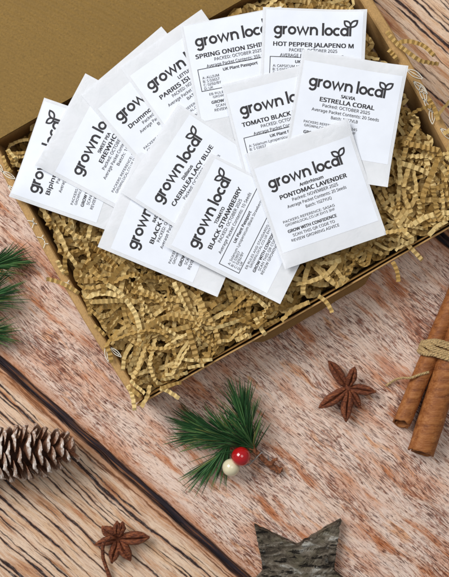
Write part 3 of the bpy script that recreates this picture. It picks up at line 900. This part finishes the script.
# ------------------------------------------------------------------ cinnamon
def cinnamon():
    root = thing('cinnamon_bundle', 'two brown cinnamon sticks tied with jute twine at the right edge', 'cinnamon sticks', P(440, 380, 0)); loc = root.location
    def stick(p0, p1, rad, seed, seam, cutk):
        r = random.Random(seed); d = (p1-p0); L = d.length; d.normalize()
        sd = Vector((0, 0, 1)).cross(d).normalized(); up = d.cross(sd); mb = MB(); n = 60; th = .0011; vs = []
        # spiral section of the rolled quill: outer path then inner path back
        turns = 1.32; m = 46
        out = []; inn = []
        for j in range(m+1):
            f = j/m; a = seam + f*turns*2*math.pi; rr = 1 - .30*max(0, f-.10)/.9*1.1
            out.append((a, rr)); inn.append((a, rr - .125))
        sec = out + inn[::-1]; k = len(sec)
        for i in range(n+1):
            t = i/n
            for (a, rr) in sec:
                w = 1 + .05*noise.noise(Vector((t*5, math.cos(a)*1.2+seed, math.sin(a)*1.2))) + .025*noise.noise(Vector((t*22, math.cos(a)*3+seed, math.sin(a)*3)))
                e = 0
                if i == 0: e = .0012*noise.noise(Vector((a*1.6, seed, rr))) + cutk*rad*(1+math.sin(a)*rr)
                elif i < 6: e = cutk*rad*(1+math.sin(a)*rr)*(1-i/6)
                q = p0 + d*(L*t + e) + (sd*math.cos(a) + up*math.sin(a))*rad*rr*w
                vs.append(q-loc)
        fs = [(i*k+j, i*k+(j+1) % k, (i+1)*k+(j+1) % k, (i+1)*k+j) for i in range(n) for j in range(k)]
        for e in (0, n):
            for j in range(m):
                q = (e*k+j, e*k+j+1, e*k+k-2-j, e*k+k-1-j); fs.append(q if e else q[::-1])
        mb.add(vs, fs); return mb.build('cinnamon_stick', M['cinn'], root, True)
    A0, A1 = P(400.5, 428, .0085), P(467, 268, .0062)
    B0, B1 = P(420.5, 456, .0100), P(476, 282, .0085)
    stick(A0, A1, .0060, 1, R(215), .45); stick(B0, B1, .0083, 5, R(330), .22)
    # twine wrapped round both
    d = ((A1-A0).normalized()+(B1-B0).normalized()).normalized()
    sd = Vector((0, 0, 1)).cross(d).normalized(); up = Vector((0, 0, 1))
    mb = MB()
    def at_line(a, b, f): return a.lerp(b, f)
    def rope(pts, r0=.00115):
        n = len(pts)
        for ply in range(3):
            q = []
            for i, p in enumerate(pts):
                t = (pts[min(i+1, n-1)]-pts[max(0, i-1)]).normalized(); a = t.cross(up)
                a = a.normalized() if a.length > 1e-3 else sd; b = a.cross(t)
                ph = i*.75 + ply*2*math.pi/3
                q.append(p + (a*math.cos(ph) + b*math.sin(ph))*r0*.62)
            mb.tube(q, [r0*.62*(1+.25*noise.noise(Vector((i*.7, ply*5, p.x*900)))) for i in range(n)], 6)
    for w in range(6):
        # middle of each stick where the wrap crosses
        fa = .455+.0135*w; ca = A0.lerp(A1, fa); cb = B0.lerp(B1, (ca-B0).dot((B1-B0).normalized())/(B1-B0).length)
        ctr = (ca+cb)/2; half = (cb-ca).length/2
        xd = (cb-ca); xd.z = 0; xd.normalize(); pts = []
        sk = (.0011, .0005, .0012, .0003, .0009, .0012)[w]
        n = 90
        for i in range(n+1):
            a = 2*math.pi*i/n; co, si = math.cos(a), math.sin(a)
            rad = .0062 if co < 0 else .0085
            cen = ca if co < 0 else cb
            rr = rad + .0011
            p = Vector((cen.x, cen.y, cen.z)) + xd*(rr*co) + up*(rr*si) + d*(sk*si + .0012*math.sin(a*2+w))
            if abs(co) < .12:   # bridge between the sticks
                pass
            if p.z < .0006: p.z = .0006
            pts.append(p-loc)
        # densify the straight bridges over the gap
        out = []
        for i in range(n):
            out.append(pts[i]); g = (pts[i+1]-pts[i]).length
            if g > .002:
                for s in range(1, int(g/.0008)): out.append(pts[i].lerp(pts[i+1], s/int(g/.0008)))
        out.append(pts[n]); rope(out)
    # loose end of the twine
    def smooth(P_, n=10):
        o = []
        for i in range(len(P_)-1):
            p0 = P_[max(0, i-1)]; p1 = P_[i]; p2 = P_[i+1]; p3 = P_[min(len(P_)-1, i+2)]
            for s in range(n):
                t = s/n; o.append(.5*((2*p1)+(-p0+p2)*t+(2*p0-5*p1+4*p2-p3)*t*t+(-p0+3*p1-3*p2+p3)*t**3))
        return o+[P_[-1]]
    rope(smooth([P(429, 372, .0136)-loc, P(420, 374.5, .0133)-loc, P(410, 378, .0125)-loc, P(403, 378, .0075)-loc, P(395, 380, .003)-loc, P(386, 386, .0012)-loc]), .00065)
    mb.build('twine', M['twine'], root, True)
cinnamon()

# ------------------------------------------------------------------ bark star
def bark_star():
    root = thing('bark_star', 'grey bark covered wooden star ornament at the bottom edge', 'wooden star', P(298, 583, 0)); loc = root.location
    bm = bmesh.new(); th = .0075
    tips = []
    c0 = Vector((299, 583))
    for i in range(5):
        a = R(-126 + 72*i - 1.5); tips.append(c0 + Vector((math.cos(a), math.sin(a)))*73)
        a2 = a + R(36); tips.append(c0 + Vector((math.cos(a2), math.sin(a2)))*37)
    tips[0] = Vector((254.5, 526)); tips[2] = Vector((341, 521)); tips[1] = Vector((297.5, 546.5))
    ctr = bm.verts.new(P(c0.x, c0.y, th)-loc)
    ring = [bm.verts.new(P(p.x, p.y, th)-loc) for p in tips]
    for i in range(10): bm.faces.new((ctr, ring[(i+1) % 10], ring[i]))
    bmesh.ops.subdivide_edges(bm, edges=bm.edges[:], cuts=30, use_grid_fill=True)
    bm.normal_update()
    edge = {v for e in bm.edges if e.is_boundary for v in e.verts}
    for v in bm.verts:
        x, y = v.co.x/S, v.co.y/S
        n = noise.fractal(Vector((x*.05, y*.16, 3)), .8, 2, 5); m = noise.noise(Vector((x*.03, y*.03, 9)))
        rdg = abs(noise.noise(Vector((x*.035, y*.17, 30))))
        v.co.z += .0010*n + .0010*m - (.0012*max(0, 1-rdg/.09))
        if v in edge:
            v.co.x += S*1.1*noise.noise(Vector((x*.25, y*.25, 1))); v.co.y += S*1.1*noise.noise(Vector((x*.25, y*.25, 7)))
            v.co.z -= .0004
    me = bpy.data.meshes.new('bark'); bm.to_mesh(me)
    me.materials.append(M['bark']); me.polygons.foreach_set('use_smooth', [True]*len(me.polygons))
    link('bark', me, root)
    mb = MB()
    for e in bm.edges:
        if e.is_boundary:
            f = e.link_faces[0]; a, b = e.verts
            # keep outward winding
            ls = [l for l in f.loops if l.edge == e][0]; a, b = ls.vert, ls.link_loop_next.vert
            za, zb = a.co.z-.0002, b.co.z-.0002
            mb.add([(a.co.x, a.co.y, za), (b.co.x, b.co.y, zb), (b.co.x, b.co.y, .0002), (a.co.x, a.co.y, .0002)], [(3, 2, 1, 0)])
    bm.free()
    mb.build('cut_edge', M['bark'], root)
bark_star()

# ------------------------------------------------------------------ light, world, camera
wd = bpy.data.worlds.new('World'); scene.world = wd; wd.use_nodes = True
bg = wd.node_tree.nodes['Background']; bg.inputs[0].default_value = (.86, .93, 1, 1); bg.inputs[1].default_value = .21
def area(name, loc, target, size, energy, col):
    l = bpy.data.lights.new(name, 'AREA'); l.shape = 'RECTANGLE'; l.size = size[0]; l.size_y = size[1]; l.energy = energy; l.color = col
    o = bpy.data.objects.new(name, l); COL.objects.link(o); o.location = loc
    o.rotation_euler = (Vector(target)-Vector(loc)).to_track_quat('-Z', 'Y').to_euler()
area('window_light', (-.95, .75, 1.25), (0, 0, 0), (.9, .9), 28, (.97, .98, 1))
area('overhead_fill', (.35, .35, 1.7), (0, 0, 0), (.8, .8), 6, (1, .98, .95))  # fill lamp added overhead to soften the shade

cam = bpy.data.cameras.new('camera'); co = bpy.data.objects.new('camera', cam); COL.objects.link(co)
co.location = (0, 0, HC); cam.sensor_fit = 'VERTICAL'; cam.sensor_height = 24; cam.sensor_width = 36
cam.lens = 24*HC/(577*S); cam.clip_start = .01; cam.clip_end = 50
cam.dof.use_dof = True; cam.dof.focus_distance = HC-.038; cam.dof.aperture_fstop = 9
scene.camera = co
scene.view_settings.view_transform = 'Standard'; scene.view_settings.look = 'None'
scene.view_settings.exposure = 0.0; scene.view_settings.gamma = 1.0
scene.render.engine = 'CYCLES'
scene.cycles.use_denoising = True
